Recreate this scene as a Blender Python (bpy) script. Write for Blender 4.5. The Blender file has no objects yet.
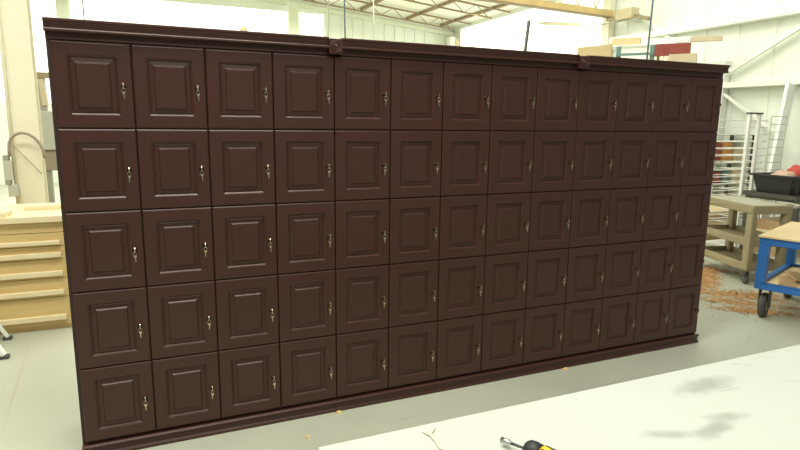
import bpy, bmesh, math, random
from mathutils import Vector, Matrix

random.seed(7)
S = bpy.context.scene
COL = S.collection
PI = math.pi

# ------------------------------------------------------------------ camera
CAM = Vector((0.36104, -2.84360, 1.57140))
RX = Vector((0.91942706, -0.39307868, 0.0119594))
RD = Vector((-0.05834887, -0.16642845, -0.98432565))
RF = Vector((0.38890781, 0.90431782, -0.17595452))
FPX = 577.145
cd = bpy.data.cameras.new('camera')
cam = bpy.data.objects.new('camera', cd)
COL.objects.link(cam)
cd.sensor_width = 36.0
cd.sensor_fit = 'HORIZONTAL'
cd.lens = FPX / 800 * 36.0
cd.clip_end = 200
m = Matrix.Identity(4)
for r in range(3):
    m[r][0] = RX[r]; m[r][1] = -RD[r]; m[r][2] = -RF[r]; m[r][3] = CAM[r]
cam.matrix_world = m
S.camera = cam

# ------------------------------------------------------------------ world, light, exposure
W = bpy.data.worlds.new('world'); S.world = W; W.use_nodes = True
bg = W.node_tree.nodes['Background']
bg.inputs[0].default_value = (1.0, 1.0, 0.93, 1)
bg.inputs[1].default_value = 0.24

def area(name, loc, size, power, rot=(0, 0, 0), color=(1, 1.0, 0.88)):
    l = bpy.data.lights.new(name, 'AREA'); l.shape = 'RECTANGLE'
    l.size, l.size_y = size; l.energy = power; l.color = color
    o = bpy.data.objects.new(name, l); COL.objects.link(o)
    o.location = loc; o.rotation_euler = rot
    return o
area('overhead_light', (-0.4, -1.1, 6.2), (5.0, 1.4), 390)
area('front_fill_light', (0.7, -3.9, 4.3), (3.4, 0.5), 95, (math.radians(66), 0, 0))  # added fill aimed at the upper locker rows, not a known fixture
area('overhead_light', (2.6, 3.4, 6.5), (9.0, 1.6), 250)
area('overhead_light', (2.5, 9.5, 4.2), (11.0, 2.4), 700)  # added below the roof to overexpose the far walls, no real opening
area('overhead_light', (6.6, 3.0, 5.4), (1.6, 6.0), 112, (0, -math.radians(50), 0))  # added wash light tilted at the right wall, no real opening
area('overhead_light', (-3.6, 1.2, 4.2), (1.6, 2.0), 56, (math.radians(60), 0, -math.radians(50)))  # added side light to brighten the cream column, no real opening
S.view_settings.view_transform = 'Standard'
S.view_settings.look = 'None'
S.view_settings.gamma = 1
S.view_settings.use_curve_mapping = False
S.view_settings.exposure = 0.0

# ------------------------------------------------------------------ layout helper: where a sight line meets a vertical / level plane
def ray(u, v):
    return RX * ((u - 400) / FPX) + RD * ((v - 225) / FPX) + RF
def at(u, v, axis, val):
    d = ray(u, v); t = (val - CAM[axis]) / d[axis]
    return CAM + d * t
def atp(u, v, p, d2):
    """sight line against the vertical plane through p=(x,y) along direction d2=(x,y)"""
    n = Vector((-d2[1], d2[0], 0)); d = ray(u, v)
    t = n.dot(Vector((p[0], p[1], 0)) - CAM) / n.dot(d)
    return CAM + d * t

# ------------------------------------------------------------------ materials
def nt(name):
    M = bpy.data.materials.new(name); M.use_nodes = True
    t = M.node_tree
    return M, t, t.nodes['Principled BSDF']
def mat(name, col, rough=0.5, metal=0.0, var=0.0, scale=8.0, spec=0.5, stretch=(1, 1, 1), bump=0.0, coat=0.0, col2=None):
    M, t, b = nt(name)
    b.inputs['Roughness'].default_value = rough
    b.inputs['Metallic'].default_value = metal
    b.inputs['Specular IOR Level'].default_value = spec
    b.inputs['Coat Weight'].default_value = coat
    tc = t.nodes.new('ShaderNodeTexCoord')
    mp = t.nodes.new('ShaderNodeMapping'); mp.inputs['Scale'].default_value = stretch
    nz = t.nodes.new('ShaderNodeTexNoise'); nz.inputs['Scale'].default_value = scale; nz.inputs['Detail'].default_value = 4
    t.links.new(tc.outputs['Object'], mp.inputs[0]); t.links.new(mp.outputs[0], nz.inputs['Vector'])
    rp = t.nodes.new('ShaderNodeValToRGB')
    rp.color_ramp.elements[0].position = 0.3; rp.color_ramp.elements[1].position = 0.7
    c2 = col2 or tuple(c * (1 - var) for c in col)
    rp.color_ramp.elements[0].color = (*c2, 1); rp.color_ramp.elements[1].color = (*col, 1)
    t.links.new(nz.outputs['Fac'], rp.inputs[0]); t.links.new(rp.outputs[0], b.inputs['Base Color'])
    if bump:
        bp = t.nodes.new('ShaderNodeBump'); bp.inputs['Strength'].default_value = bump; bp.inputs['Distance'].default_value = 0.01
        t.links.new(nz.outputs['Fac'], bp.inputs['Height']); t.links.new(bp.outputs[0], b.inputs['Normal'])
    return M

def mask(t, vec, loc, rot, scl, soft=0.6, noise=None, amp=0.0):
    """soft elliptical mask (stains, pencil strokes) in object space"""
    mp = t.nodes.new('ShaderNodeMapping'); mp.vector_type = 'TEXTURE'
    mp.inputs['Location'].default_value = loc; mp.inputs['Rotation'].default_value = (0, 0, rot); mp.inputs['Scale'].default_value = scl
    t.links.new(vec, mp.inputs[0])
    ln = t.nodes.new('ShaderNodeVectorMath'); ln.operation = 'LENGTH'
    t.links.new(mp.outputs[0], ln.inputs[0])
    val = ln.outputs['Value']
    if noise is not None:
        a = t.nodes.new('ShaderNodeMath'); a.operation = 'MULTIPLY_ADD'
        t.links.new(noise, a.inputs[0]); a.inputs[1].default_value = amp; t.links.new(val, a.inputs[2]); val = a.outputs[0]
    mr = t.nodes.new('ShaderNodeMapRange'); mr.interpolation_type = 'SMOOTHSTEP'
    mr.inputs['From Min'].default_value = 1.0 + (amp * 0.5 if noise is not None else 0); mr.inputs['From Max'].default_value = mr.inputs['From Min'].default_value * (1 - soft)
    t.links.new(val, mr.inputs['Value'])
    return mr.outputs[0]

def mixcol(t, fac, a, col, strength=1.0):
    mx = t.nodes.new('ShaderNodeMix'); mx.data_type = 'RGBA'
    if strength != 1.0:
        q = t.nodes.new('ShaderNodeMath'); q.operation = 'MULTIPLY'; q.inputs[1].default_value = strength
        t.links.new(fac, q.inputs[0]); fac = q.outputs[0]
    t.links.new(fac, mx.inputs[0]); t.links.new(a, mx.inputs[6]); mx.inputs[7].default_value = (*col, 1)
    return mx.outputs[2]

def stained(name, base, base2, nscale, rough, marks, spec=0.5):
    M, t, b = nt(name)
    b.inputs['Roughness'].default_value = rough; b.inputs['Specular IOR Level'].default_value = spec
    tc = t.nodes.new('ShaderNodeTexCoord'); vec = tc.outputs['Object']
    nz = t.nodes.new('ShaderNodeTexNoise'); nz.inputs['Scale'].default_value = nscale; nz.inputs['Detail'].default_value = 6
    t.links.new(vec, nz.inputs['Vector'])
    rp = t.nodes.new('ShaderNodeValToRGB'); rp.color_ramp.elements[0].position = 0.32; rp.color_ramp.elements[1].position = 0.6
    rp.color_ramp.elements[0].color = (*base2, 1); rp.color_ramp.elements[1].color = (*base, 1)
    t.links.new(nz.outputs['Fac'], rp.inputs[0])
    n2 = t.nodes.new('ShaderNodeTexNoise'); n2.inputs['Scale'].default_value = 26; n2.inputs['Detail'].default_value = 5
    t.links.new(vec, n2.inputs['Vector'])
    c = rp.outputs[0]
    for (x, y, rot, sx, sy, col, st, soft, amp) in marks:
        f = mask(t, vec, (x, y, 0), rot, (sx, sy, 1000.0), soft, n2.outputs['Fac'] if amp else None, amp)
        c = mixcol(t, f, c, col, st)
    t.links.new(c, b.inputs['Base Color'])
    return M

def wood(name, c1, c2, scale=3.0, stretch=(1, 12, 12), rough=0.5):
    return mat(name, c1, rough, 0, 0, scale, 0.4, stretch, 0.0, 0.0, c2)

M_esp = mat('espresso_paint', (0.066, 0.0230, 0.0158), 0.34, 0, 0, 2.2, 0.42, (1.2, 1.2, 0.5), 0, 0, (0.053, 0.0205, 0.0148))
M_espd = mat('espresso_carcass', (0.040, 0.019, 0.015), 0.5, 0, 0.1, 4)
M_key = mat('key_metal', (0.78, 0.68, 0.52), 0.28, 1.0, 0.08, 40)
M_lock = mat('lock_brass', (0.06, 0.04, 0.025), 0.45, 1.0, 0.1, 60)
M_wall = mat('white_sheet_wall', (0.83, 0.88, 0.80), 0.6, 0, 0, 0.8, 0.3, (1, 1, 1), 0, 0, (0.80, 0.83, 0.72))
M_trim = mat('white_steel', (0.88, 0.89, 0.80), 0.5, 0, 0.05, 3)
M_roof = mat('cream_roof_sheet', (0.86, 0.85, 0.74), 0.6, 0, 0.06, 2)
M_truss = mat('brown_truss_steel', (0.32, 0.23, 0.13), 0.6, 0, 0.2, 5)
M_cream = mat('cream_paint', (0.84, 0.80, 0.60), 0.5, 0, 0.06, 2.5)
M_greenw = mat('pale_green_paint', (0.78, 0.82, 0.66), 0.5, 0, 0.05, 2.5)
M_yel = mat('ochre_beam_paint', (0.74, 0.56, 0.24), 0.55, 0, 0.2, 4, 0.4)
M_ply = wood('plywood', (0.78, 0.62, 0.34), (0.68, 0.52, 0.27), 2.5, (1, 1, 8))
M_maple = wood('maple_drawer', (0.68, 0.50, 0.22), (0.60, 0.43, 0.18), 2.5, (1, 6, 14))
M_pine = wood('pale_pine', (0.84, 0.73, 0.47), (0.76, 0.63, 0.37), 3, (1, 8, 8))
M_board = wood('brown_board', (0.55, 0.38, 0.20), (0.42, 0.28, 0.14), 3, (2, 8, 8))
M_tan = mat('tan_cart_plastic', (0.36, 0.295, 0.165), 0.6, 0, 0, 3, 0.4, (1, 1, 1), 0.0, 0, (0.27, 0.23, 0.13))
M_tantop = mat('worn_cart_top', (0.44, 0.44, 0.36), 0.6, 0, 0, 5, 0.4, (1, 1, 1), 0, 0, (0.40, 0.37, 0.26))
M_blue = mat('blue_cart_paint', (0.03, 0.16, 0.48), 0.4, 0, 0.15, 6)
M_rub = mat('black_rubber', (0.085, 0.08, 0.072), 0.75, 0, 0.2, 20)
M_blk = mat('black_plastic', (0.018, 0.019, 0.018), 0.5, 0, 0.2, 8)
M_stl = mat('steel', (0.55, 0.55, 0.52), 0.35, 1.0, 0.1, 20)
M_dkstl = mat('dark_steel', (0.10, 0.095, 0.085), 0.5, 0.5, 0.2, 12)
M_gry = mat('grey_enclosure', (0.33, 0.33, 0.25), 0.5, 0, 0.08, 4)
M_lgry = mat('light_grey_enclosure', (0.50, 0.51, 0.40), 0.5, 0, 0.08, 4)
M_cond = mat('brown_grey_conduit', (0.33, 0.28, 0.19), 0.5, 0, 0.1, 20)
M_wht = mat('white_powder_coat', (0.90, 0.91, 0.84), 0.45, 0, 0.04, 4)
M_teal = mat('teal_rack_paint', (0.15, 0.26, 0.22), 0.5, 0, 0.15, 6)
M_red = mat('red_paint', (0.30, 0.055, 0.03), 0.5, 0, 0.25, 9)
M_orange = mat('orange_card', (0.68, 0.30, 0.08), 0.6, 0, 0.2, 9)
M_card = mat('cardboard', (0.66, 0.56, 0.36), 0.8, 0, 0.1, 6)
M_cloth = mat('red_rag', (0.62, 0.10, 0.07), 0.9, 0, 0.25, 14)
M_peach = mat('peach_rag', (0.72, 0.50, 0.36), 0.9, 0, 0.2, 14)
M_hose = mat('blue_grey_hose', (0.13, 0.20, 0.24), 0.5, 0, 0.1, 10)
M_yellow = mat('yellow_plastic', (0.85, 0.52, 0.02), 0.4, 0, 0.05, 10)
M_shav = mat('orange_shavings', (0.66, 0.40, 0.17), 0.8, 0, 0, 60, 0.3, (1, 1, 1), 0, 0, (0.52, 0.28, 0.10))
M_grit = mat('dark_grit', (0.16, 0.15, 0.13), 0.8, 0, 0.4, 60)
M_chip = mat('yellow_chip', (0.82, 0.58, 0.25), 0.7, 0, 0.2, 40)
M_clay = mat('white_box_card', (0.80, 0.78, 0.72), 0.7, 0, 0.08, 10)

GREY = (0.36, 0.37, 0.32)
M_table = stained('white_table_laminate', (0.555, 0.575, 0.505), (0.535, 0.55, 0.48), 1.5, 0.45, [
    (1.765, -1.785, 0.05, 0.16, 0.055, GREY, 1.0, 0.6, 0.9),
    (1.58, -1.960, 0.25, 0.12, 0.036, GREY, 1.0, 0.6, 0.9),
    (1.45, -1.940, -0.4, 0.10, 0.028, GREY, 0.8, 0.6, 0.9),
    (1.66, -1.93, -0.3, 0.09, 0.026, GREY, 0.8, 0.6, 0.9),
    (1.80, -1.83, -0.1, 0.05, 0.004, (0.35, 0.36, 0.30), 0.7, 0.6, 0),
    (1.98, -1.715, -0.75, 0.016, 0.0035, (0.2, 0.22, 0.18), 0.8, 0.6, 0),
    (2.005, -1.735, -0.35, 0.022, 0.0032, (0.2, 0.22, 0.18), 0.8, 0.6, 0),
    (2.12, -1.715, -0.55, 0.035, 0.003, (0.45, 0.38, 0.28), 0.7, 0.6, 0),
    (2.02, -1.86, -0.4, 0.04, 0.003, (0.3, 0.32, 0.27), 0.7, 0.6, 0),
    (1.33, -1.87, -0.4, 0.03, 0.0025, (0.4, 0.42, 0.36), 0.6, 0.6, 0),
    (1.04, -1.74, 0, 0.006, 0.004, (0.45, 0.45, 0.4), 0.7, 0.6, 0),
    (1.36, -1.72, 0.3, 0.010, 0.006, (0.5, 0.47, 0.38), 0.7, 0.6, 0),
    (1.62, -1.715, 0.1, 0.010, 0.005, (0.5, 0.5, 0.42), 0.7, 0.6, 0),
    (1.5, -1.75, 0.1, 0.008, 0.005, (0.55, 0.5, 0.42), 0.7, 0.6, 0),
    (1.93, -1.77, 0.4, 0.22, 0.05, (0.52, 0.53, 0.47), 0.6, 0.95, 0.9),
], 0.4)

# concrete floor: pale green-grey epoxy with wear, a joint line, dust and painted wood bounce
BR = (0.40, 0.34, 0.22)
M_floor = stained('sealed_concrete', (0.47, 0.48, 0.375), (0.41, 0.42, 0.33), 0.9, 0.42, [
    (-0.465, 1.11, math.atan2(1.55, -0.11), 0.86, 0.010, BR, 0.45, 0.7, 0),
    (-0.30, 1.88, 0.0, 0.5, 0.035, (0.50, 0.42, 0.25), 0.4, 0.9, 0.6),  # yellow bounce from the maple drawers painted along their foot
    (2.36, -0.13, -0.5, 0.07, 0.016, BR, 0.55, 0.9, 0.5),
    (2.50, -0.20, -0.3, 0.05, 0.012, BR, 0.5, 0.9, 0.5),
    (2.28, -0.30, 0.1, 0.09, 0.018, BR, 0.4, 0.9, 0.5),
    (3.05, -0.12, -0.6, 0.10, 0.014, BR, 0.45, 0.9, 0.5),
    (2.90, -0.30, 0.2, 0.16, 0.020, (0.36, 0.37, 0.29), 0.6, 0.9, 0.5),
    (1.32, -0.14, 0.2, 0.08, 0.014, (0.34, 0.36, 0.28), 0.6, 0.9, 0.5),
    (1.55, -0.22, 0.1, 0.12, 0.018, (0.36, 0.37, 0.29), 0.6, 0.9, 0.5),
    (0.95, -0.22, 0.3, 0.03, 0.008, BR, 0.6, 0.9, 0.5),
    (3.95, -0.25, 0.9, 0.18, 0.010, BR, 0.4, 0.9, 0.5),
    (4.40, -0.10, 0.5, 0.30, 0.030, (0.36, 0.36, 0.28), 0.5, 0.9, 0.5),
    (5.75, 1.45, 0.7, 0.55, 0.20, (0.50, 0.32, 0.14), 0.6, 0.95, 1.2),
    (5.40, 1.05, 0.6, 0.5, 0.16, (0.50, 0.32, 0.14), 0.5, 0.95, 1.2),
    (5.2, .62, -0.8, 0.55, 0.16, (0.50, 0.32, 0.14), 0.5, 0.95, 1.2),
    (5.5, -0.6, 0.2, 0.9, 0.3, (0.38, 0.37, 0.28), 0.4, 0.95, 1.2),
], 0.5)

# frosted daylight panels (lit windows)
M_lit, t_, b_ = nt('frosted_daylight_panel')
b_.inputs['Base Color'].default_value = (0.9, 0.9, 0.86, 1)
b_.inputs['Emission Color'].default_value = (1.0, 1.0, 0.95, 1)
b_.inputs['Emission Strength'].default_value = 1.1

# ------------------------------------------------------------------ mesh builder
class MB:
    def __init__(s): s.v = []; s.f = []; s.sm = set()
    def add(s, vs, fs, smooth=False):
        n = len(s.v); s.v += [Vector(p) for p in vs]
        for f in fs:
            if smooth: s.sm.add(len(s.f))
            s.f.append([i + n for i in f])
        return s
    def box(s, x0, x1, y0, y1, z0, z1, mtx=None):
        vs = [Vector((x, y, z)) for x in (x0, x1) for y in (y0, y1) for z in (z0, z1)]
        if mtx: vs = [mtx @ p for p in vs]
        return s.add(vs, [(0, 1, 3, 2), (4, 6, 7, 5), (0, 4, 5, 1), (2, 3, 7, 6), (0, 2, 6, 4), (1, 5, 7, 3)])
    def beam(s, p0, p1, w, h, up=(0, 0, 1)):
        p0 = Vector(p0); p1 = Vector(p1); d = (p1 - p0).normalized(); up = Vector(up)
        if abs(d.dot(up)) > 0.98: up = Vector((0, 1, 0))
        a = d.cross(up).normalized() * w / 2; b = a.cross(d).normalized() * h / 2
        vs = [q + sa * a + sb * b for q in (p0, p1) for sa in (-1, 1) for sb in (-1, 1)]
        return s.add(vs, [(0, 1, 3, 2), (4, 6, 7, 5), (0, 4, 5, 1), (2, 3, 7, 6), (0, 2, 6, 4), (1, 5, 7, 3)])
    def tube(s, pts, r, n=8, radii=None, cap=True):
        pts = [Vector(p) for p in pts]; rings = []; prev = None
        for i, p in enumerate(pts):
            d = ((pts[min(i + 1, len(pts) - 1)] - p).normalized() + (p - pts[max(i - 1, 0)]).normalized()).normalized()
            if prev is None:
                u = Vector((0, 0, 1)) if abs(d.z) < 0.9 else Vector((1, 0, 0))
                a = d.cross(u).normalized()
            else:
                a = (prev - d * prev.dot(d)).normalized()
            prev = a; b = d.cross(a); rr = radii[i] if radii else r
            rings.append([p + (a * math.cos(2 * PI * k / n) + b * math.sin(2 * PI * k / n)) * rr for k in range(n)])
        vs = [q for rg in rings for q in rg]; fs = []
        for i in range(len(pts) - 1):
            for k in range(n):
                fs.append((i * n + k, i * n + (k + 1) % n, (i + 1) * n + (k + 1) % n, (i + 1) * n + k))
        s.add(vs, fs, True)
        if cap:
            s.add(rings[0], [tuple(range(n - 1, -1, -1))]); s.add(rings[-1], [tuple(range(n))])
        return s
    def ring(s, c, R, r, axis='y', n=16, k=6):
        vs = []; fs = []
        for i in range(n):
            t = 2 * PI * i / n
            for j in range(k):
                q = 2 * PI * j / k; rr = R + r * math.cos(q); h = r * math.sin(q)
                x, y = rr * math.cos(t), rr * math.sin(t)
                p = {'y': (x, h, y), 'x': (h, x, y), 'z': (x, y, h)}[axis]
                vs.append(Vector(c) + Vector(p))
        for i in range(n):
            for j in range(k):
                fs.append((i * k + j, ((i + 1) % n) * k + j, ((i + 1) % n) * k + (j + 1) % k, i * k + (j + 1) % k))
        return s.add(vs, fs, True)
    def lathe(s, c, prof, axis='y', n=24, smooth=True):
        """prof: list of (radius, offset along axis)"""
        vs = []; fs = []
        for (R, h) in prof:
            for i in range(n):
                t = 2 * PI * i / n; x, y = R * math.cos(t), R * math.sin(t)
                p = {'y': (x, h, y), 'x': (h, x, y), 'z': (x, y, h)}[axis]
                vs.append(Vector(c) + Vector(p))
        for k in range(len(prof) - 1):
            for i in range(n):
                fs.append((k * n + i, k * n + (i + 1) % n, (k + 1) * n + (i + 1) % n, (k + 1) * n + i))
        s.add(vs, fs, smooth)
        s.add(vs[:n], [tuple(range(n))]); s.add(vs[-n:], [tuple(range(n))])
        return s
    def extrude_x(s, prof, x0, x1, mitre0=None, mitre1=None):
        """profile of (y,z) points swept along x; the ends may return (mitre) by the profile's own reach"""
        n = len(prof)
        a = [Vector((x0 + (mitre0(y) if mitre0 else 0), y, z)) for y, z in prof]
        b = [Vector((x1 + (mitre1(y) if mitre1 else 0), y, z)) for y, z in prof]
        fs = [(i, (i + 1) % n, n + (i + 1) % n, n + i) for i in range(n)]
        s.add(a + b, fs); s.add(a, [tuple(range(n))]); s.add(b, [tuple(range(n - 1, -1, -1))])
        return s
    def plate(s, outline, y0, y1):
        """flat shape in xz given thickness along y"""
        n = len(outline)
        a = [Vector((x, y0, z)) for x, z in outline]; b = [Vector((x, y1, z)) for x, z in outline]
        s.add(a + b, [(i, (i + 1) % n, n + (i + 1) % n, n + i) for i in range(n)])
        s.add(a, [tuple(range(n))]); s.add(b, [tuple(range(n - 1, -1, -1))])
        return s
    def mesh(s, name, material):
        me = bpy.data.meshes.new(name)
        me.from_pydata([tuple(p) for p in s.v], [], s.f)
        for i in s.sm: me.polygons[i].use_smooth = True
        bm = bmesh.new(); bm.from_mesh(me)
        bmesh.ops.remove_doubles(bm, verts=bm.verts, dist=1e-6)
        bmesh.ops.recalc_face_normals(bm, faces=bm.faces)
        bm.to_mesh(me); bm.free()
        me.materials.append(material)
        return me
    def build(s, name, material, parent=None, loc=None, bevel=0.0):
        o = bpy.data.objects.new(name, s.mesh(name, material)); COL.objects.link(o)
        if parent: o.parent = parent
        if loc: o.location = loc
        if bevel:
            b = o.modifiers.new('bevel', 'BEVEL'); b.width = bevel; b.segments = 2; b.limit_method = 'ANGLE'
        return o

def inst(name, me, parent=None, loc=(0, 0, 0)):
    o = bpy.data.objects.new(name, me); COL.objects.link(o)
    if parent: o.parent = parent
    o.location = loc
    return o
def tag(o, label, cat, group=None):
    o['label'] = label; o['category'] = cat
    if group: o['group'] = group
    return o
def thing(name, label, cat, loc=(0, 0, 0), rz=0.0, group=None):
    o = bpy.data.objects.new(name, None); COL.objects.link(o)
    o.empty_display_size = 0.1
    o.location = loc; o.rotation_euler = (0, 0, rz)
    return tag(o, label, cat, group)
def struct(o):
    o['kind'] = 'structure'; return o

# ================================================================== SETTING
struct(MB().box(-8, 9.2, -5, 13.5, -0.1, 0).build('floor', M_floor))

def ribbed(mb, along, fixed, a0, a1, z0, z1, step=0.30, out=0.025, side=-1):
    k = a0 + step / 2
    while k < a1:
        if along == 'y': mb.box(fixed + min(0, side * out), fixed + max(0, side * out), k - 0.02, k + 0.02, z0, z1)
        else: mb.box(k - 0.02, k + 0.02, fixed + min(0, side * out), fixed + max(0, side * out), z0, z1)
        k += step
XW = 9.0; YB = 13.3
def roofz(x): return 4.40 + 0.095 * (XW - x)

wr = MB()
wr.box(XW, XW + .12, -2.5, 6.9, 0, roofz(XW))
wr.box(XW, XW + .12, 6.9, YB, 0, 1.9); wr.box(XW, XW + .12, 12.9, YB, 1.9, roofz(XW)); wr.box(XW, XW + .12, 6.9, 12.9, 4.3, roofz(XW))
ribbed(wr, 'y', XW, -2.5, 6.5, 0, roofz(XW), 0.6, 0.012)
struct(wr.build('wall_right', M_wall))
wd = struct(MB().box(XW + .03, XW + .06, 6.9, 12.9, 1.9, 4.3).build('window_1', M_lit))

wb = MB()
def zr(x0, x1, z0, z1):
    vs = [(x, y, z) for y in (YB, YB + .12) for (x, z) in ((x0, z0), (x1, z0), (x1, z1(x1)), (x0, z1(x0)))]
    wb.add(vs, [(0, 1, 2, 3), (4, 7, 6, 5), (0, 4, 5, 1), (1, 5, 6, 2), (2, 6, 7, 3), (3, 7, 4, 0)])
zr(4.95, XW + .12, 0, roofz)
zr(-8, 4.95, 0, lambda x: 1.9)
zr(-8, 4.95, 4.45, roofz)
ribbed(wb, 'x', YB, 5.0, 9.0, 0, 4.4, 0.32, 0.03)
struct(wb.build('wall_back', M_wall))
struct(MB().box(-8, 4.95, YB + .03, YB + .06, 1.9, 4.45).build('window_2', M_lit))
wl = MB(); wl.box(-8.12, -8, 3, YB, 0, roofz(-8)); struct(wl.build('wall_left', M_wall))
rf = MB()
vs = [(x, y, roofz(x) + dz) for x in (-8, XW + .12) for y in (6.2, YB + .12) for dz in (0, .08)]
rf.add(vs, [(0, 1, 3, 2), (4, 6, 7, 5), (0, 4, 5, 1), (2, 3, 7, 6), (0, 2, 6, 4), (1, 5, 7, 3)])
struct(rf.build('ceiling', M_roof))
# rake trim on the back wall, girts and bracing of the right wall
struct(MB().beam((-8, YB - .05, roofz(-8) - .22), (XW, YB - .05, roofz(XW) - .22), .05, .10).build('trim_1', M_greenw))
struct(MB().box(XW - .16, XW - .012, -2.5, 6.5, 3.14, 3.26).build('trim_2', M_trim, bevel=.01))
struct(MB().box(XW - .16, XW - .012, -2.5, 4.1, 2.16, 2.25).build('trim_3', M_trim, bevel=.01))
br = MB()
br.beam((XW - .10, 3.98, 2.33), (XW - .10, 2.2, 3.26), .05, .06)
br.beam((XW - .10, 3.98, 2.15), (XW - .10, 2.9, 1.45), .04, .04)
br.beam((XW - .10, 6.1, 3.8), (XW - .10, 5.0, 3.05), .05, .06)
struct(br.build('trim_4', M_trim))
struct(MB().box(XW - .14, XW - .012, 3.86, 4.06, 0, 2.6).box(XW - .16, XW - .14, 3.88, 4.04, 2.05, 2.45).build('trim_5', M_wall, bevel=.006))

# ================================================================== LOCKERS
CW, RH, ZB = 0.305, 0.363076, 0.075
DW, DH = 0.3022, 0.3602
GX, GZ = (CW - DW) / 2, (RH - DH) / 2

# raised-panel door: nested rectangles, front face at y=0
def loops(mb, prof, w, h):
    rings = []
    for ins, y in prof:
        rings.append([Vector((ins, y, ins)), Vector((w - ins, y, ins)), Vector((w - ins, y, h - ins)), Vector((ins, y, h - ins))])
    for a, b in zip(rings, rings[1:]):
        mb.add(a + b, [(i, (i + 1) % 4, 4 + (i + 1) % 4, 4 + i) for i in range(4)])
    return rings
fr = MB()
r_ = loops(fr, [(0, .019), (0, .0075), (.0018, .0032), (.0045, .0010), (.0080, 0.0), (.0545, 0.0), (.0555, .0020), (.0580, .0030), (.0625, .0070), (.0640, .0105), (.0640, .019)], DW, DH)
fr.add(r_[0] + r_[-1], [(i, (i + 1) % 4, 4 + (i + 1) % 4, 4 + i) for i in range(4)])
frame_me = fr.mesh('door_frame', M_esp)
pn = MB()
r_ = loops(pn, [(.0635, .018), (.0635, .0110), (.0655, .0110), (.0675, .0100), (.0835, .0082), (.0850, .0072), (.0890, .0028), (.0910, .0018)], DW, DH)
pn.add(r_[-1], [(0, 1, 2, 3)]); pn.add(r_[0], [(3, 2, 1, 0)])
panel_me = pn.mesh('raised_panel', M_esp)
lk = MB().lathe((0, 0, 0), [(.0105, 0), (.0105, -.002), (.0095, -.0035), (.0070, -.0042), (.0070, -.0070), (.0062, -.0075)], 'y', 20)
lock_me = lk.mesh('lock', M_lock)

def locker_unit(x0, n, label, left_ext=0.0, right_ext=0.0):
    root = thing('locker_unit', label, 'locker cabinet', (x0, 0, 0))
    w = n * CW
    c = MB()
    xa, xb = -left_ext, w + right_ext
    c.box(xa, xa + .018 + left_ext, .019, .42, .0, 1.955)          # sides
    c.box(xb - .018 - right_ext, xb, .019, .42, .0, 1.955)
    c.box(xa + .018 + left_ext, xb - .018 - right_ext, .40, .42, .0, 1.955)   # back
    c.box(xa + .018 + left_ext, xb - .018 - right_ext, .0195, .40, 1.935, 1.955)
    c.box(xa + .018 + left_ext, xb - .018 - right_ext, .0195, .035, ZB + 5 * RH - .010, 1.935)   # frieze rail
    for j in range(6):                                               # shelves
        z = ZB + j * RH
        c.box(xa + .018 + left_ext, xb - .018 - right_ext, .0195, .40, z - .009, z + .009)
    c.box(xa + .018 + left_ext, xb - .018 - right_ext, .0195, .035, 0, ZB - .009)
    for i in range(1, n):                                            # dividers
        c.box(i * CW - .009, i * CW + .009, .0198, .40, ZB, ZB + 5 * RH)
    c.build('carcass', M_espd, root)
    for j in range(5):
        for i in range(n):
            z = ZB + (4 - j) * RH + GZ
            d = inst('door', frame_me, root, (i * CW + GX, 0, z))
            inst('raised_panel', panel_me, d)
            inst('lock', lock_me, d, (.2665 - GX, 0, .1785))
    return root

def crown(root, x0, x1, m0=None, m1=None):
    prof = [(.019, 1.893), (.012, 1.893), (.012, 1.9155), (-.004, 1.9155), (-.0105, 1.9170), (-.0135, 1.9205), (-.0135, 1.9245), (-.0105, 1.9285), (-.0060, 1.9295),
            (-.0065, 1.9370), (-.0075, 1.9450), (-.0090, 1.9510), (-.0110, 1.9550), (-.0150, 1.9570), (-.0165, 1.9590), (-.0165, 1.9660), (-.0150, 1.9680), (.019, 1.9680)]
    prof = [(y if y > 0 else y - .010, z if z < 1.90 else z + .005) for y, z in prof]
    return MB().extrude_x(prof, x0, x1, m0, m1).build('crown_moulding', M_esp, root)
def plinth(root, x0, x1, m1=None):
    prof = [(.019, 0.0), (-.010, 0.0), (-.012, .004), (-.012, .012), (-.009, .017), (-.004, .022), (-.002, .032), (-.004, .040), (-.0065, .044), (-.0065, .047),
            (-.011, .049), (-.0135, .052), (-.0135, .0575), (-.011, .061), (-.006, .0635), (.019, .0640)]
    return MB().extrude_x(prof, x0, x1, None, m1).build('base_moulding', M_esp, root)
ret = lambda y: max(0, .012 - y) * 0.30
U1 = locker_unit(0, 4, 'left unit of the dark brown locker wall, four doors wide and five high', .014, 0)
U2 = locker_unit(4 * CW, 5, 'middle unit of the dark brown locker wall, five doors wide between carved rosettes', 0, 0)
U3 = locker_unit(9 * CW, 4, 'right unit of the dark brown locker wall, four doors wide, nearest the blue cart', 0, .004)
HB = .034
crown(U1, -.014, 4 * CW - HB); crown(U2, HB, 5 * CW - HB); crown(U3, HB, 4 * CW + .002, None, ret)
plinth(U1, -.014, 4 * CW); plinth(U2, 0, 5 * CW); plinth(U3, 0, 4 * CW + .003, ret)
# carved corner blocks over the two joints, both fixed to the middle unit
for bx in (0, 5 * CW):
    rb = MB()
    hw = HB - .0003
    rb.box(bx - hw, bx + hw, -.036, .018, 1.8935, 1.9655)
    q = rb.build('corner_block', M_esp, U2, bevel=.002)
    ro = MB()
    ro.lathe((bx, -.036, 1.9295), [(.0295, 0), (.0295, -.003), (.027, -.0055), (.0245, -.003), (.022, -.0012), (.0195, -.003), (.0170, -.0055), (.0140, -.003), (.0115, -.0012), (.0095, -.0045), (.006, -.0085), (.002, -.0095)], 'y', 28)
    ro.build('rosette', M_esp, q)

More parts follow.
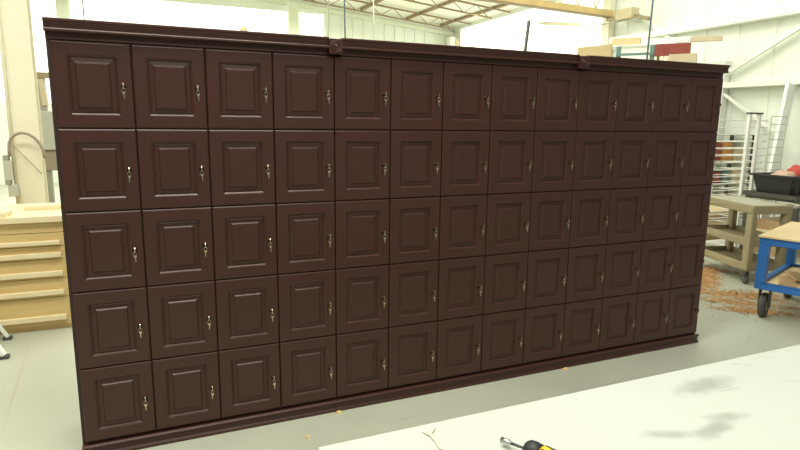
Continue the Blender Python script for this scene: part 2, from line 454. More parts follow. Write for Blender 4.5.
# ---- keys, one pair in every lock
kb = MB()
circ = [(0.0, 0.0)]
def bow_outline(r, n=14, sq=1.0): return [(r * math.cos(2 * PI * i / n), r * sq * math.sin(2 * PI * i / n)) for i in range(n)]
# key standing in the lock: its flat bow lies in the vertical yz plane
ol = [(-.0225 + .0085 * math.cos(2 * PI * i / 16), .003 + .0125 * math.sin(2 * PI * i / 16)) for i in range(16)]
n = len(ol)
kb.add([(-.0012, y, z) for y, z in ol] + [(.0012, y, z) for y, z in ol], [(i, (i + 1) % n, n + (i + 1) % n, n + i) for i in range(n)] + [tuple(range(n)), tuple(range(2 * n - 1, n - 1, -1))])
kb.box(-.0010, .0010, -.0150, -.0076, -.0012, .0046)
kbow_me = kb.mesh('key', M_key)
ring_me = MB().ring((0, -.0240, -.0150), .0078, .0007, 'y', 18, 6).mesh('split_ring', M_key)
sk = MB()
sk.plate([(x, z - .0265) for x, z in bow_outline(.0066, 14, .75)], -.0252, -.0230)
sk.plate([(-.0018, -.0305), (.0018, -.0305), (.0017, -.0500), (.0006, -.0535), (-.0013, -.0520), (-.0009, -.0470), (-.0018, -.0440)], -.0250, -.0232)
spare_me = sk.mesh('spare_key', M_key)
ORD = ['first', 'second', 'third', 'fourth', 'fifth', 'sixth', 'seventh', 'eighth', 'ninth', 'tenth', 'eleventh', 'twelfth', 'thirteenth']
ROW = ['top row', 'second row', 'third row', 'fourth row', 'bottom row']
kproto = None
for j in range(5):
    for i in range(13):
        loc = (i * CW + .2665, 0, ZB + (4 - j) * RH + GZ + .1785)
        lab = 'two small keys in the lock of the %s door from left, %s' % (ORD[i], ROW[j])
        if kproto is None:
            k = thing('key_pair', lab, 'keys', loc, 0, 'keys hanging in the locker locks')
            inst('key', kbow_me, k); inst('split_ring', ring_me, k); inst('spare_key', spare_me, k)
            kproto = k
        else:
            k = kproto.copy(); COL.objects.link(k); k.location = loc; k['label'] = lab
            for ch in kproto.children:
                c = ch.copy(); COL.objects.link(c); c.parent = k
        for ch in k.children:
            if ch.name.startswith('spare_key'):
                a = random.uniform(-.12, .12); ch.rotation_euler = (0, a, 0)
                ch.location = (-math.sin(a) * -.019, 0, 0)

# ================================================================== FOREGROUND TABLE
tb = thing('work_table', 'white laminate work table in the foreground with grey smudges', 'table', (0, 0, 0))
MB().box(.667, 3.10, -2.72, -1.681, .81, .85).build('table_top', M_table, tb, bevel=.003)
MB().box(.74, 3.03, -2.65, -1.75, .72, .8095).build('apron', M_pine, tb)
for x in (.76, 2.95):
    for y in (-2.64, -1.82):
        MB().box(x, x + .07, y, y + .07, 0, .7195).build('leg', M_pine, tb)

# nut driver lying on the table
a = at(501.5, 440.5, 2, .862); b = at(523, 447.5, 2, .868)
dv = (b - a).normalized()
nd = thing('nut_driver', 'stubby nut driver with black and yellow handle lying on the white table', 'screwdriver', (a.x, a.y, .85))
A = Vector((0, 0, .0140)); D = Vector((dv.x, dv.y, 0)).normalized() * .9982 + Vector((0, 0, .06)); D.normalize()
MB().tube([A, A + D * .020, A + D * .0215, A + D * .027], 0, 12, [.0068, .0068, .0048, .0042]).build('socket', M_stl, nd)
MB().tube([A + D * .027, A + D * .062], .0032, 10).build('shaft', M_dkstl, nd)
B = A + D * .060
MB().tube([B, B + D * .004, B + D * .012, B + D * .024, B + D * .042], 0, 18, [.010, .0175, .0225, .0235, .0205]).build('collar', M_blk, nd)
MB().tube([B + D * .0405, B + D * .048, B + D * .065, B + D * .095, B + D * .108, B + D * .114], 0, 18, [.0190, .0205, .0180, .0195, .016, .008]).build('handle', M_yellow, nd)
for k in range(6):
    t = 2 * PI * k / 6; a1 = D.cross(Vector((0, 0, 1))).normalized(); b1 = D.cross(a1)
    o_ = a1 * math.cos(t) + b1 * math.sin(t)
    MB().tube([B + D * .046 + o_ * .0188, B + D * .065 + o_ * .0172, B + D * .095 + o_ * .0182], .0036, 8).build('grip', M_blk, nd)

# curled shaving on the table
p1 = at(424, 431, 2, .8525); p2 = at(430, 434, 2, .8535); p3 = at(436, 441, 2, .854); p4 = at(441, 449, 2, .8525)
sh = MB()
for (a1, b1, w_) in ((p1, p2, .012), (p2, p3, .008), (p3, p4, .007)): sh.beam(a1 + Vector((0, 0, -.0004)), b1, w_, .0016)
sh.beam(p2, at(434, 428, 2, .8535), .006, .0014)
tag(sh.build('wood_shaving', mat('pale_shaving', (0.84, 0.70, 0.48), .8, 0, .15, 50)), 'thin curled tan wood shaving on the white table near its far edge', 'shaving')

# chips on the floor by the plinth
for (u, v, sx, lab) in ((337, 410.5, .036, 'yellow wood chip under the fourth locker column'), (560, 366.5, .05, 'yellow wood chip under the ninth locker column'), (308, 438, .02, 'tiny yellow wood crumb alone on the grey floor left of the table corner')):
    p = at(u, v, 2, 0.0)
    ch = MB().add([(-sx / 2, -.004, 0.0), (sx / 2, -.007, 0.0), (sx * .4, .012, 0.0), (-sx * .45, .009, 0.0), (-sx * .4, -.003, .010), (sx * .45, -.004, .006), (sx * .3, .009, .012), (-sx * .4, .007, .008)],
                  [(3, 2, 1, 0), (4, 5, 6, 7), (0, 1, 5, 4), (1, 2, 6, 5), (2, 3, 7, 6), (3, 0, 4, 7)])
    tag(ch.build('wood_chip', M_chip, loc=(p.x, min(p.y, -.03), 0)), lab, 'wood chip')

# ================================================================== LEFT SIDE
dc = thing('drawer_cabinet', 'maple drawer cabinet with full width wooden pulls left of the lockers', 'drawer cabinet', (-1.0, 1.98, 0))
X0, X1 = -.75, .80
MB().box(X0, X1, .02, .72, .0, .823).build('body', M_maple, dc)
MB().box(X0 - .02, X1, -.03, .74, .8235, .868).build('top_board', M_pine, dc, bevel=.003)
MB().box(X0, X1, .0, .0195, .745, .823).build('top_rail', M_maple, dc)
zs = [.741, .640, .541, .398, .251, .030]
rail = [(.685, .655), (.595, .560), (.456, .418), (.312, .275), (.118, .078)]
for k in range(5):
    d = MB().box(X0 + .01, X1 - .02 - .045, 0, .0195, zs[k + 1] + .003, zs[k] - .001).build('drawer', M_maple, dc, bevel=.0015)
    MB().box(X0 + .02, .705, -.028, -.0005, rail[k][1], rail[k][0]).build('pull', M_pine, d, bevel=.004)
MB().box(.737, X1, 0, .0195, 0, .744).build('stile', M_pine, dc)
# planks on top
for (x0, x1, y0, y1, z0, h, rz, mt, lab) in (
        (-.98, -.615, 1.99, 2.16, .868, .034, -.10, M_pine, 'thick pale plank lying at the left end of the drawer cabinet'),
        (-.95, -.66, 2.04, 2.14, .903, .030, -.05, M_wht, 'whitish offcut on top of the thick plank on the drawer cabinet'),
        (-.56, -.25, 2.30, 2.48, .868, .030, .03, M_pine, 'pale board lying at the back of the drawer cabinet by the column foot')):
    cx, cy = (x0 + x1) / 2, (y0 + y1) / 2
    o = MB().box(x0 - cx, x1 - cx, y0 - cy, y1 - cy, 0, h).build('plank', mt, loc=(cx, cy, z0 + .0005), bevel=.002); o.rotation_euler = (0, 0, rz)
    tag(o, lab, 'plank', 'planks on the drawer cabinet')

# stand with splayed white legs and dark feet at the frame's left edge
st = thing('folding_stand', 'white folding stand with dark rubber feet at the left edge of the photo', 'stand', (-1.05, 1.62, 0))
for (fx, fy) in ((-.61, 1.49), (-.665, 1.875), (-1.45, 1.49), (-1.45, 1.875)):
    s_ = 1 if fx > -1.05 else -1
    f = Vector((fx + 1.05, fy - 1.62, .022)); tp = Vector((s_ * .13, f.y * .55, .60))
    l = MB().beam(f, tp, .04, .026).build('leg', M_wht, st, bevel=.003)
    MB().beam(f + Vector((-.028, 0, -.011)), f + Vector((.028, 0, -.011)), .048, .022).build('rubber_foot', M_rub, l, bevel=.004)
MB().box(-.25, .20, -.16, .16, .60, .63).build('stand_top', M_wht, st, bevel=.003)

# near column
cl = thing('steel_column', 'cream steel column standing behind the drawer cabinet at far left', 'column', (-.65, 3.25, 0))
MB().box(-.102, .105, -.06, -.044, 0, 4.4).box(-.102, .105, .10, .116, 0, 4.4).box(-.009, .009, -.044, .10, 0, 4.4).build('beam', M_cream, cl)
MB().box(-.20, .19, -.11, .22, 0, .02).build('base_plate', M_cream, cl)
MB().tube([(-.106, -.066, .5), (-.106, -.066, 4.3)], .016, 8).build('pipe', M_cream, cl)
eb = thing('electrical_box', 'grey electrical boxes mounted on the left edge of the cream column', 'electrical box', (-.772, 3.12, 0))
MB().box(-.050, -.010, -.02, .07, .99, 1.245).build('switch_box', M_gry, eb, bevel=.004)
MB().box(-.035, .040, -.01, .07, .885, .985).build('outlet_box', M_lgry, eb, bevel=.004)
MB().box(-.045, .015, -.026, -.0205, 1.03, 1.20).build('cover', M_lgry, eb)
P3 = 3.10
pts = [at(u, v, 1, P3) for u, v in ((9.5, 156.5), (9, 150), (9.2, 143), (11, 138), (15, 134.5), (21, 132.8), (28, 134), (34, 137.5), (38.5, 142), (41.5, 146.5), (43.5, 152), (44.8, 158))]
tag(MB().tube(pts, .0125, 8).build('flexible_conduit', M_cond), 'brown grey flexible conduit arching across the cream column', 'conduit')
pts = [at(u, v, 1, 3.14) for u, v in ((12, 146), (20, 152), (28, 160), (36, 168), (42, 174))]
tag(MB().tube(pts, .004, 6).build('cable', M_cond), 'thin cable running slantwise down the face of the cream column', 'cable')
# machine beyond the column
mc = thing('panel_machine', 'light grey control cabinet on dark posts between cream column and lockers', 'machine', (-.55, 4.4, 0))
def lx(u, v, y): 
    p = at(u, v, 1, y); return p.x + .55, p.z
xl, zt = lx(36, 111, 4.3); xr, zb_ = lx(56, 150, 4.3)
MB().box(xl, xr, -.10, .2, zb_, zt).build('control_cabinet', M_lgry, mc, bevel=.01)
xa, _ = lx(46.5, 165, 4.3)
MB().box(xa - .03, xa + .03, -.05, .05, 0, zb_).build('post', M_gry, mc)
MB().box(xa + .13, xa + .16, -.03, .03, 0, zb_).build('post', M_dkstl, mc)
MB().box(xa - .06, xa + .25, -.07, .07, zb_ - .22, zb_ - .0005).build('gearbox', M_cond, mc, bevel=.01)
MB().box(xl + .02, xl + .09, -.02, .05, zt, zt + .34).build('mast', M_tantop, mc)
xx, zz = lx(37, 74.5, 4.3)
MB().box(xx - .3, xx + .6, -.03, .03, zz - .03, zz + .03).build('crossbar', M_tan, mc)
MB().beam((xx + .02, 0, zz - .04), (xl + .08, 0, zt + .06), .05, .08).build('brace', M_card, mc)

# tan rounded post top and dark leaning bar seen over the cabinets
p = at(243.5, 27, 1, 1.2)
tag(MB().tube([(0, 0, 0), (0, 0, p.z - .03), (0, 0, p.z - .008), (0, 0, p.z + .006)], 0, 12, [.026, .026, .022, .008]).build('wooden_pole', M_ply, loc=(p.x, p.y, 0)), 'tan round topped pole showing just above the left locker unit', 'pole')
pa = at(529, 20.5, 1, .46); pb = at(525, 52, 1, .52)
d_ = (pb - pa); f = pa + d_ * ((pa.z - .013) / (pa.z - pb.z))
tag(MB().tube([pa, f], .011, 8).build('steel_bar', M_dkstl), 'dark steel bar leaning upright behind the middle locker unit', 'bar')

# ================================================================== RIGHT SIDE
# tan three-tier utility cart
gd = Vector((.3, .954, 0)); 
gc = thing('utility_cart', 'tan plastic three shelf utility cart with worn top beside the lockers', 'cart', (5.768, .943, 0), math.atan2(.954, .3) - PI / 2)
LG, WG = .86, .42          # local y = long way, local x = short way
def tray(z0, z1, name, mt):
    b = MB(); w = .025
    b.box(0, WG, 0, LG, z0, z0 + .02) if False else None
    b.box(0, WG, 0, w, z0, z1); b.box(0, WG, LG - w, LG, z0, z1)
    b.box(0, w, w, LG - w, z0, z1); b.box(WG - w, WG, w, LG - w, z0, z1)
    b.box(w, WG - w, w, LG - w, z0 + .006, z0 + .030)
    return b.build(name, mt, gc, bevel=.008)
tray(.715, .80, 'top_tray', M_tan); tray(.385, .465, 'middle_tray', M_tan); tray(.135, .215, 'bottom_tray', M_tan)
MB().box(.026, WG - .026, .026, LG - .026, .746, .797).build('worn_surface', M_tantop, gc)
for (x, y) in ((-.004, -.004), (WG - .066, -.004), (-.004, LG - .086), (WG - .066, LG - .086)):
    MB().box(x, x + .06, y, y + .09, .14, .716).build('post', M_tan, gc, bevel=.012)
    c = MB().lathe((x + .035, y + .045, .042), [(.010, -.014), (.038, -.014), (.042, -.008), (.042, .008), (.038, .014), (.010, .014)], 'x', 18).build('caster_wheel', M_rub, gc)
    MB().box(x + .012, x + .058, y + .03, y + .06, .080, .134).build('caster_fork', M_dkstl, c)
MB().tube([(WG, .03, .77), (WG + .09, .03, .79), (WG + .12, .05, .79), (WG + .12, .16, .79), (WG + .09, .18, .79), (WG, .18, .77)], .014, 8).build('push_handle', M_tantop, gc)

# blue cart
bc = thing('blue_cart', 'blue steel cart with plywood top and lower shelf at right edge', 'cart', (4.872, .232, 0), math.atan2(.35, .937))
LB_, WB_ = 1.0, .62           # local x = .99 away, local -y = toward camera
ZT = .70
MB().box(-.012, LB_ + .012, -WB_ - .012, .012, ZT - .016, ZT).build('table_top', M_ply, bc, bevel=.002)
fm = MB()
for z0, z1 in ((ZT - .075, ZT - .0165), (.255, .31)):
    fm.box(0, LB_, -.045, 0, z0, z1); fm.box(0, LB_, -WB_, -WB_ + .045, z0, z1)
    fm.box(0, .045, -WB_ + .045, -.045, z0, z1); fm.box(LB_ - .045, LB_, -WB_ + .045, -.045, z0, z1)
fm.build('frame', M_blue, bc, bevel=.003)
for x in (0, LB_ - .07):
    for y in (0, -WB_ + .07):
        MB().box(x - .001, x + .07, y - .07, y + .001, .3105, ZT - .0755).build('leg', M_blue, bc, bevel=.003)
MB().box(.046, LB_ - .046, -WB_ + .046, -.046, .275, .2905).build('shelf_board', M_ply, bc)
for x in (.10, LB_ - .10):
    for y in (-.06, -WB_ + .09):
        wv = MB(); wc = (x + .01, y, .102)
        wv.lathe(wc, [(.040, -.026), (.078, -.026), (.096, -.022), (.102, -.012), (.102, .012), (.096, .022), (.078, .026), (.040, .026)], 'y', 24)
        o = wv.build('caster_wheel', M_rub, bc)
        MB().lathe(wc, [(.010, -.030), (.039, -.028), (.039, .028), (.010, .030)], 'y', 18).build('hub', M_gry, o)
        MB().box(x - .025, x + .045, y - .040, y - .033, .085, .252).box(x - .025, x + .045, y + .033, y + .040, .085, .252).box(x - .025, x + .045, y - .033, y + .033, .240, .2545).build('fork', M_dkstl, o)
# boards on its lower shelf
rb_ = Matrix.Rotation(math.atan2(.35, .937), 4, 'Z')
for (x, y, l, w, h, rz, z, lab) in ((.26, -.17, .30, .12, .016, .25, .2915, 'flat offcut at the front of the blue cart lower shelf'),
                                   (.60, -.25, .24, .11, .018, -.15, .2915, 'offcut at the middle of the blue cart lower shelf'),
                                   (.43, -.20, .30, .10, .018, .5, .3105, 'topmost slanted offcut on the blue cart lower shelf')):
    p = Vector((4.872, .232, 0)) + rb_ @ Vector((x, y, z))
    o = MB().box(-l / 2, l / 2, -w / 2, w / 2, 0, h).build('offcut', M_board, loc=p, bevel=.002); o.rotation_euler = (0, 0, rz + math.atan2(.35, .937))
    tag(o, lab, 'offcut', 'wood offcuts on the blue cart')

# shavings and grit on the floor
def scatter(n, spots, size, seed):
    R = random.Random(seed); b = MB()
    for _ in range(n):
        cx, cy, sx, sy, rz = R.choice(spots)
        gx, gy = R.gauss(0, sx), R.gauss(0, sy)
        x = cx + gx * math.cos(rz) - gy * math.sin(rz); y = cy + gx * math.sin(rz) + gy * math.cos(rz)
        if x < 4.02: continue
        a = R.uniform(0, PI); s = size * R.uniform(.5, 1.6); w = s * R.uniform(.2, .6); h = R.uniform(.001, .004)
        dx, dy = math.cos(a) * s, math.sin(a) * s; ex, ey = -math.sin(a) * w, math.cos(a) * w
        b.add([(x - dx - ex, y - dy - ey, .001), (x + dx - ex, y + dy - ey, .001 + h * .3), (x + dx * .8 + ex, y + dy * .8 + ey, .001 + h), (x - dx + ex, y - dy + ey, .001 + h * .5)], [(0, 1, 2, 3)])
    return b
so = scatter(4800, [(5.80, 1.40, .22, .07, .7), (5.9, 1.62, .22, .06, -.9), (5.45, 1.12, .20, .06, .6), (5.25, .80, .24, .05, -.8), (5.15, .55, .22, .05, -.8), (5.5, .65, .16, .08, -.7), (5.05, .34, .14, .05, -.7), (5.80, 1.40, .18, .05, .7)], .012, 3).build('wood_shavings', M_shav)
so['kind'] = 'stuff'; tag(so, 'orange wood shavings scattered on the floor between lockers and carts', 'wood shavings')
go = scatter(160, [(6.25, 1.62, .25, .06, -.9), (6.0, 1.35, .2, .1, -.9), (5.2, .35, .3, .2, 0)], .011, 5).build('floor_grit', M_grit)
go['kind'] = 'stuff'; tag(go, 'dark grit and debris on the floor under the tan cart', 'debris')

# drying rack: white posts with wire arms
dr = thing('drying_rack', 'tall white drying rack with many wire rungs behind the tan cart', 'rack', (7.28, 2.2, 0))
for x, y in ((0.0, 0), (.18, 0)):
    MB().box(x - .02, x + .02, -.02 + y, .02 + y, .03, 1.72).build('post', M_wht, dr, bevel=.004)
MB().box(-.03, .21, -.03, .03, 1.72, 1.74).build('top_bar', M_dkstl, dr)
MB().box(-.10, .32, -.05, .40, 0.0, .03).build('base', M_wht, dr, bevel=.004)
for k in range(16):
    z = .32 + k * .088
    b = MB(); b.tube([(-.42, .05, z), (.44, .05, z)], .0065, 6); b.tube([(-.42, .30, z), (.44, .30, z)], .005, 6)
    b.tube([(-.42, .05, z), (-.42, .30, z)], .005, 6); b.tube([(.44, .05, z), (.44, .30, z)], .005, 6)
    b.tube([(0, .02, z), (0, .30, z)], .005, 6); b.tube([(.18, .02, z), (.18, .30, z)], .005, 6)
    b.build('wire_shelf', M_wht, dr)
wrk = thing('wire_rack', 'thin grey wire rack standing behind the black bin near the leaning white board', 'rack', (7.82, 2.29, 0))
for x in (0, .30):
    MB().tube([(x, 0, 0), (x, 0, 1.70 + x * .3)], .009, 6).build('post', M_lgry, wrk)
for k in range(13):
    MB().tube([(0, 0, .5 + k * .1), (.30, 0, .5 + k * .1)], .005, 6).build('rung', M_lgry, wrk)
MB().box(-.03, .33, -.15, .15, 0, .012).build('foot', M_gry, wrk)

la = at(791, 84, 0, 8.80); lb = at(766, 206, 0, 8.25)
ld = lb - la; lb = la + ld * (la.z / -ld.z)
lb.z = .012
tag(MB().beam(la, lb, .05, .16, (1, 0, 0)).build('leaning_board', M_wht, bevel=.004), 'white board leaning on the right wall behind the black bin', 'board')

# open shelf with coloured cartons behind the drying rack
ss = thing('steel_shelf', 'dark steel shelf unit with cartons behind the white drying rack', 'shelf', (8.0, 3.3, 0))
for x in (0, .95):
    for y in (0, .38): MB().box(x - .02, x + .02, y - .02, y + .02, 0, 1.45).build('post', M_dkstl, ss)
SZ = (.30, .68, 1.02, 1.43)
for z in SZ: MB().box(.021, .929, -.02, .40, z, z + .02).build('shelf_board', M_dkstl if z > 1.2 else M_tan, ss)
bx_ = [(.03, .16, .20, 1.04, M_clay, 'white carton at the left end of the dark shelf, upper level'), (.20, .13, .26, 1.04, M_red, 'narrow red carton beside the white one on the dark shelf'), (.35, .22, .28, 1.04, M_orange, 'orange carton in the middle of the dark shelf, upper level'), (.62, .2, .20, 1.04, M_card, 'cardboard carton at the right of the dark shelf, upper level'),
       (.06, .14, .16, .70, M_clay, 'white tub at the left end of the dark shelf, lower level'), (.24, .14, .17, .70, M_red, 'red tub on the lower level of the dark shelf'), (.44, .14, .18, .70, M_teal, 'teal tub on the lower level of the dark shelf'), (.64, .2, .20, .70, M_card, 'brown carton at the right of the dark shelf, lower level')]
for x, w, h, z, mt, lab in bx_:
    o = MB().box(0, w, 0, .22, 0, h).box(w * .1, w * .9, .02, .2, h, h + .006).build('carton', mt, loc=(8.0 + x, 3.36, z + .0002), bevel=.004)
    tag(o, lab, 'carton', 'cartons on the dark shelf')

# slatted bench with the black bin
bn = thing('slatted_bench', 'low dark slatted bench carrying the black bin at right edge', 'bench', (7.22, 1.45, 0))
for k in range(9): MB().box(0, 1.65, k * .075, k * .075 + .055, .74, .77).build('slat', M_dkstl, bn)
MB().box(-.028, -.0005, -.005, .66, .725, .775).build('end_rail', M_dkstl, bn)
for x in (.02, 1.57):
    for y in (.0, .60): MB().box(x, x + .06, y, y + .055, 0, .6895).build('leg', M_dkstl, bn)
    MB().box(x, x + .06, 0, .655, .69, .7395).build('crossbar', M_dkstl, bn)
bi = MB()
def bin_loop(e, z, x0=0, x1=1.12, y0=0, y1=.5): return [(x0 - e, y0 - e, z), (x1 + e, y0 - e, z), (x1 + e, y1 + e, z), (x0 - e, y1 + e, z)]
L = [bin_loop(-.05, 0), bin_loop(-.005, .205), bin_loop(.022, .205), bin_loop(.022, .23), bin_loop(-.012, .23), bin_loop(-.06, .012)]
for a_, b_2 in zip(L, L[1:]): bi.add(a_ + b_2, [(i, (i + 1) % 4, 4 + (i + 1) % 4, 4 + i) for i in range(4)])
bi.add(L[0], [(0, 1, 2, 3)]); bi.add(L[-1], [(0, 1, 2, 3)])
for k in range(12): bi.beam((.05 + k * .093, -.040, .02), (.05 + k * .093, -.012, .20), .012, .012)
o = bi.build('storage_bin', M_blk, loc=(7.20, 1.52, .7703), bevel=.004)
tag(o, 'long black plastic bin full of rags on the dark bench', 'bin')
def blob(name, c, r, mt, lab, seed, cat='rag'):
    bm = bmesh.new(); bmesh.ops.create_icosphere(bm, subdivisions=3, radius=1)
    R = random.Random(seed); ph = [R.uniform(0, 6) for _ in range(6)]
    for v in bm.verts:
        q = v.co.copy(); k = 1 + .10 * math.sin(5 * q.x + ph[0]) + .10 * math.sin(6 * q.y + ph[1]) + .08 * math.sin(9 * q.z + ph[2] + 4 * q.x)
        v.co = Vector((q.x * r[0], q.y * r[1], q.z * r[2])) * k
    me = bpy.data.meshes.new(name); bm.to_mesh(me); bm.free(); me.materials.append(mt)
    for f_ in me.polygons: f_.use_smooth = True
    o = bpy.data.objects.new(name, me); COL.objects.link(o); o.location = c
    return tag(o, lab, cat, 'rags in the black bin')
blob('rag', (7.66, 1.77, .975), (.125, .13, .12), M_cloth, 'crumpled red rag on top of the black bin', 1)
blob('rag', (7.40, 1.77, .945), (.115, .13, .10), M_peach, 'crumpled peach rag at the left of the black bin', 2)
blob('rag', (7.96, 1.77, .955), (.14, .13, .115), M_card, 'crumpled tan rag at the right of the black bin', 4)

# lumber stacked behind the carts
lumz = [0.0]
k = 0
for (x0, x1, y0, y1, z, mt, lab) in (
        (6.55, 8.1, 2.70, 3.20, .10, M_board, 'lowest wide brown board stacked behind the tan cart'),
        (6.60, 8.05, 2.72, 3.16, .26, M_pine, 'pale board in the lumber stack behind the tan cart, second from floor'),
        (6.50, 8.1, 2.70, 3.18, .36, M_board, 'third brown board up in the lumber stack behind the tan cart'),
        (6.62, 8.1, 2.71, 3.14, .44, M_ply, 'topmost yellow board of the lumber stack behind the tan cart')):
    h = {0.10: .16, .26: .10, .36: .08, .44: .07}[z]
    zz0 = z - .10
    o = MB().box(0, x1 - x0, 0, y1 - y0, 0, h - .0005).build('board', mt, loc=(x0, y0, zz0), bevel=.003)
    tag(o, lab, 'board', 'lumber stack behind the carts')

for (x0, x1, y0, y1, z0, h, mt, lab) in (
        (7.36, 8.72, 1.56, 2.02, 0, .16, M_board, 'brown plank pile lowest under the dark slatted bench'),
        (7.34, 8.60, 1.58, 2.00, .16, .14, M_pine, 'pale plank in the middle of the pile under the dark bench'),
        (7.38, 8.74, 1.56, 2.02, .30, .12, M_board, 'topmost brown plank of the pile under the dark bench')):
    o = MB().box(0, x1 - x0, 0, y1 - y0, 0, h - .0005).build('plank', mt, loc=(x0, y0, z0), bevel=.003)
    tag(o, lab, 'plank', 'planks under the slatted bench')

# lumber rack against the right wall (along a slanting line)
RP = (7.6, 5.07); RDIR = Vector((.61, -.79, 0)).normalized()
ang = math.atan2(RDIR.y, RDIR.x)
def rk(u, v):
    p = atp(u, v, RP, (RDIR.x, RDIR.y)); q = p - Vector((RP[0], RP[1], 0))
    return q.dot(RDIR), p.z
lr = thing('lumber_rack', 'teal steel lumber rack by the right wall behind the lockers', 'rack', (RP[0], RP[1], 0), ang)
s0, zz0 = rk(619, 48); s1, zz1 = rk(653, 46)
for s_, zt_ in ((s0, zz0), (s1, zz1)):
    MB().box(s_ - .035, s_ + .035, -.03, .03, 0, zt_ + .02).build('upright', M_teal, lr)
_, za = rk(636, 54.5)
MB().box(s0 - .03, s1 + .03, -.055, -.031, za - .02, za + .02).build('cross_beam', M_teal, lr)
_, zl = rk(660, 48.5)
s9, _ = rk(748, 42)
MB().box(s0 - .25, s1 + .35, -.03, .35, zz0 + .021, zz0 + .04).build('deck', M_wht, lr)
def onrack(name, u0, u1, v0, v1, mt, lab, cat, y0=-.02, y1=.06, rest=None):
    sa, z1 = rk(u0, v0); sb, z0 = rk(u1, v1)
    if rest is not None: z1 = rest + (z1 - z0); z0 = rest
    o = MB().box(0, sb - sa, y0, y1, 0, z1 - z0).build(name, mt, bevel=.003)
    p = Vector((RP[0], RP[1], 0)) + RDIR * sa
    o.location = (p.x, p.y, z0); o.rotation_euler = (0, 0, ang)
    return tag(o, lab, cat)
DK = zz0 + .0405
onrack('lumber', 612, 640, 40.2, 46, M_ply, 'yellowish timber lying on the deck of the teal rack', 'timber', 0, .12, DK)
onrack('lumber', 641, 690, 42, 45, M_wht, 'white board lying along the deck of the teal rack', 'board', -.02, .06, DK)
onrack('lumber', 690.6, 722, 40, 43.2, M_card, 'tan timber end overhanging the right end of the teal rack', 'timber', -.02, .06, DK)
rd = thing('clamp_holder', 'red board with pale hanging bars beside the teal rack', 'clamp holder', (RP[0], RP[1], 0), ang)
sa, z1 = rk(656, 45.2); sb, z0 = rk(690.5, 55.5)
MB().box(sa, sb, -.12, -.07, z0, z1).build('red_board', M_red, rd, bevel=.004)
_, zlow = rk(660, 62)
for k in range(7):
    s_ = sa + (k + .6) * (sb - sa) * .72 / 7
    MB().box(s_ - .012, s_ + .012, -.11, -.08, zlow - .2, z0 - .0005).build('bar', M_pine, rd)
for s_ in (sa + .05, sb - .05): MB().box(s_ - .02, s_ + .02, -.069, -.04, 0, z0 + .02).build('post', M_dkstl, rd)
sa, z1 = rk(671, 57); sb, z0 = rk(697, 66)
o = MB().box(0, sb - sa, -.40, -.14, 0, z1).build('cardboard_sheet', M_card, bevel=.003); p = Vector((RP[0], RP[1], 0)) + RDIR * sa
o.location = (p.x, p.y, 0); o.rotation_euler = (0, 0, ang); tag(o, 'tall pale cardboard carton below the red board behind the right locker unit', 'carton')
# plywood sheet standing behind the lockers
pl = at(578, 48.5, 1, 2.90); pr = at(612, 43.5, 1, 2.50)
zt_ = (pl.z + pr.z) / 2
v3 = Vector((pr.x - pl.x, pr.y - pl.y, 0)); 
o = MB().box(0, v3.length, -.012, .012, 0, zt_).build('plywood_sheet', M_ply, loc=(pl.x, pl.y, 0)); o.rotation_euler = (0, 0, math.atan2(v3.y, v3.x))
tag(o, 'yellow plywood sheet standing upright behind the right rosette', 'plywood sheet')

# ================================================================== OVERHEAD
c2 = thing('steel_column', 'tan steel column at the right wall under the ochre beam end', 'column', (XW - .10, 6.62, 0))
MB().box(-.07, .07, -.10, .08, 0, 4.05).build('beam', M_cream, c2)
MB().box(-.10, .07, -.14, .12, 0, .015).build('base_plate', M_cream, c2)
for (u, y, lab) in ((63, 12.9, 'pale green column far behind the left end of the lockers'), (293, 12.9, 'pale column far behind, between the windows and the ribbed wall')):
    p = at(u, 10, 1, y)
    q = thing('steel_column', lab, 'column', (p.x, y, 0))
    MB().box(-.13, .13, -.1, .1, 0, roofz(p.x) - .25).build('beam', M_greenw, q)
    MB().box(-.17, .17, -.14, .14, 0, .02).build('base_plate', M_greenw, q)
corner = at(452, 40, 1, 12.9)
q = thing('steel_column', 'cream column in the far corner above the middle locker unit', 'column', (corner.x, 12.9, 0))
MB().box(-.10, .06, -.1, .1, 0, 4.05).build('beam', M_trim, q); MB().box(.061, .18, -.12, .12, 0, 4.0).build('cladding', M_card, q)

pe = at(616, 18, 1, 6.45); ps = at(462, -3.5, 1, 6.45)
dd = (ps - pe); far = pe + dd * 2.2
cb = thing('crane_beam', 'ochre overhead beam with grey hoist box crossing the top of photo', 'beam', (pe.x, pe.y, pe.z))
q0 = Vector((-.10, 0, 0)); q1 = far - pe
up = Vector((0, 0, .045))
MB().beam(q0 + up * 1.35, q1 + up * 1.35, .10, .125).build('beam', M_yel, cb)
MB().beam(q0 - up * .12, q1 - up * .12, .13, .018).build('bottom_flange', M_truss, cb)
def off(u, v, y=6.45): return at(u, v, 1, y) - pe
HX = 8.74
def offx(u, v): return at(u, v, 0, HX) - pe
a1 = offx(620, 7.5); a2 = offx(634.5, 20.5); a5 = offx(649, 17.5)
MB().box(a1.x - .10, a1.x + .10, a2.y, a1.y, a2.z + .05, a1.z - .06).build('hoist_box', M_card, cb, bevel=.01)
MB().beam((a1.x, a1.y, a2.z + .10), (a1.x, a1.y + .32, a2.z + .12), .06, .06).build('bracket', M_tan, cb)
MB().beam((a1.x, a2.y - .001, a2.z + .08), (a1.x, a5.y, a5.z - .02), .06, .07).build('arm', M_tan, cb)
for k in range(7):
    xk = .10 + k * .42
    MB().beam((-xk, 0, .12 + .142 * 0), (-xk - .21, 0, .62), .03, .03).build('web', M_greenw, cb)
    MB().beam((-xk - .21, 0, .62), (-xk - .42, 0, .14), .03, .03).build('web', M_greenw, cb)
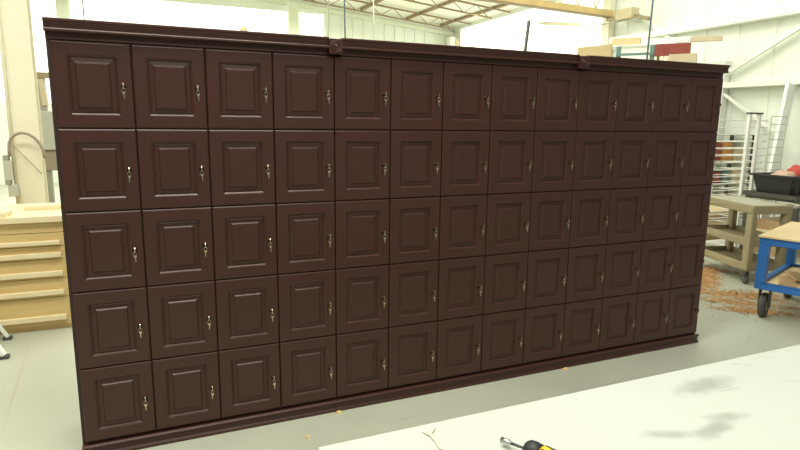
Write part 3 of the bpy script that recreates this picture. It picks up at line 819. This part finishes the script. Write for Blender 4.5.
# pale tube hanging below it, air drops and hanger rods
ta = at(538, 23.2, 1, 7.6); tb_ = at(600, 25.5, 1, 7.6)
tag(MB().tube([ta, ta + (tb_ - ta) * .12, tb_, tb_ + (tb_ - ta) * .35], 0, 8, [.012, .04, .04, .04]).build('duct_tube', M_cream), 'pale slim tube hanging level below the ochre beam', 'tube')
def drop(u0, v0, u1, v1, y, r, mt, lab, name='hanger_rod', cat='rod', top=5.0):
    a = at(u0, v0, 1, y); b = at(u1, v1, 1, y); d = a - b
    t = (top - b.z) / d.z; low = b - d.normalized() * .25
    return tag(MB().tube([b + d * t, low], r, 6).build(name, mt), lab, cat)
drop(82.5, 0, 84, 18, 7.0, .008, M_dkstl, 'thin dark hanging rod above the left end of the lockers')
drop(344.3, 0, 345.2, 40, 7.0, .013, M_hose, 'blue grey air line hanging just right of the left rosette', 'air_line', 'air line')
drop(328.5, 0, 328, 38, 8.0, .010, M_lgry, 'faint pale rod hanging directly above the left rosette')
drop(373.5, 5, 374, 42, 9.0, .010, M_lgry, 'faint pale rod hanging right of the blue grey air line')
drop(533.5, 0, 531, 48, 8.0, .007, M_lgry, 'thin rod hanging beside the dark leaning bar')
drop(653, 0, 646.8, 60, 4.2, .014, M_hose, 'blue air hose hanging in front of the teal rack', 'air_line', 'air line')
def cable(p0, p1, r, mt, lab): return tag(MB().tube([p0, p1], r, 6).build('cable', mt), lab, 'cable')
cable(at(462, 48.5, 0, 8.8), at(642, 17.5, 0, 8.7), .010, M_lgry, 'thin cable slanting up to the right across the bright window')

# roof trusses and purlins
for ti, (y, lab) in enumerate(((10.2, 'brown roof truss nearer the ochre beam'), (12.2, 'brown roof truss nearest the ribbed back wall'))):
    tr = thing('roof_truss', lab, 'truss', (0, y, 0), 0, 'brown roof trusses')
    MB().beam((-7.9, 0, roofz(-7.9) - .06), (XW - .05, 0, roofz(XW) - .06), .04, .04).build('top_chord', M_truss, tr)
    MB().beam((-7.9, 0, roofz(-7.9) - .30), (XW - .6, 0, roofz(XW - .6) - .30), .035, .035).build('bottom_chord', M_truss, tr)
    wv = MB(); x = 2.0
    while x < XW - 1.1:
        wv.beam((x, 0, roofz(x) - .30), (x + .35, 0, roofz(x + .35) - .06), .016, .016); wv.beam((x + .35, 0, roofz(x + .35) - .06), (x + .7, 0, roofz(x + .7) - .30), .016, .016); x += .7
    wv.build('web', M_truss, tr)
for k, x in enumerate((3.2, 4.6, 6.0, 7.4, 8.5)):
    o = MB().box(-.035, .035, 6.3, YB - .1, 0, .065).build('purlin', M_truss, loc=(x, 0, roofz(x) - .071))
    tag(o, ['first', 'second', 'third', 'fourth', 'fifth'][k] + ' brown purlin from the left under the cream roof', 'purlin', 'brown purlins under the roof')
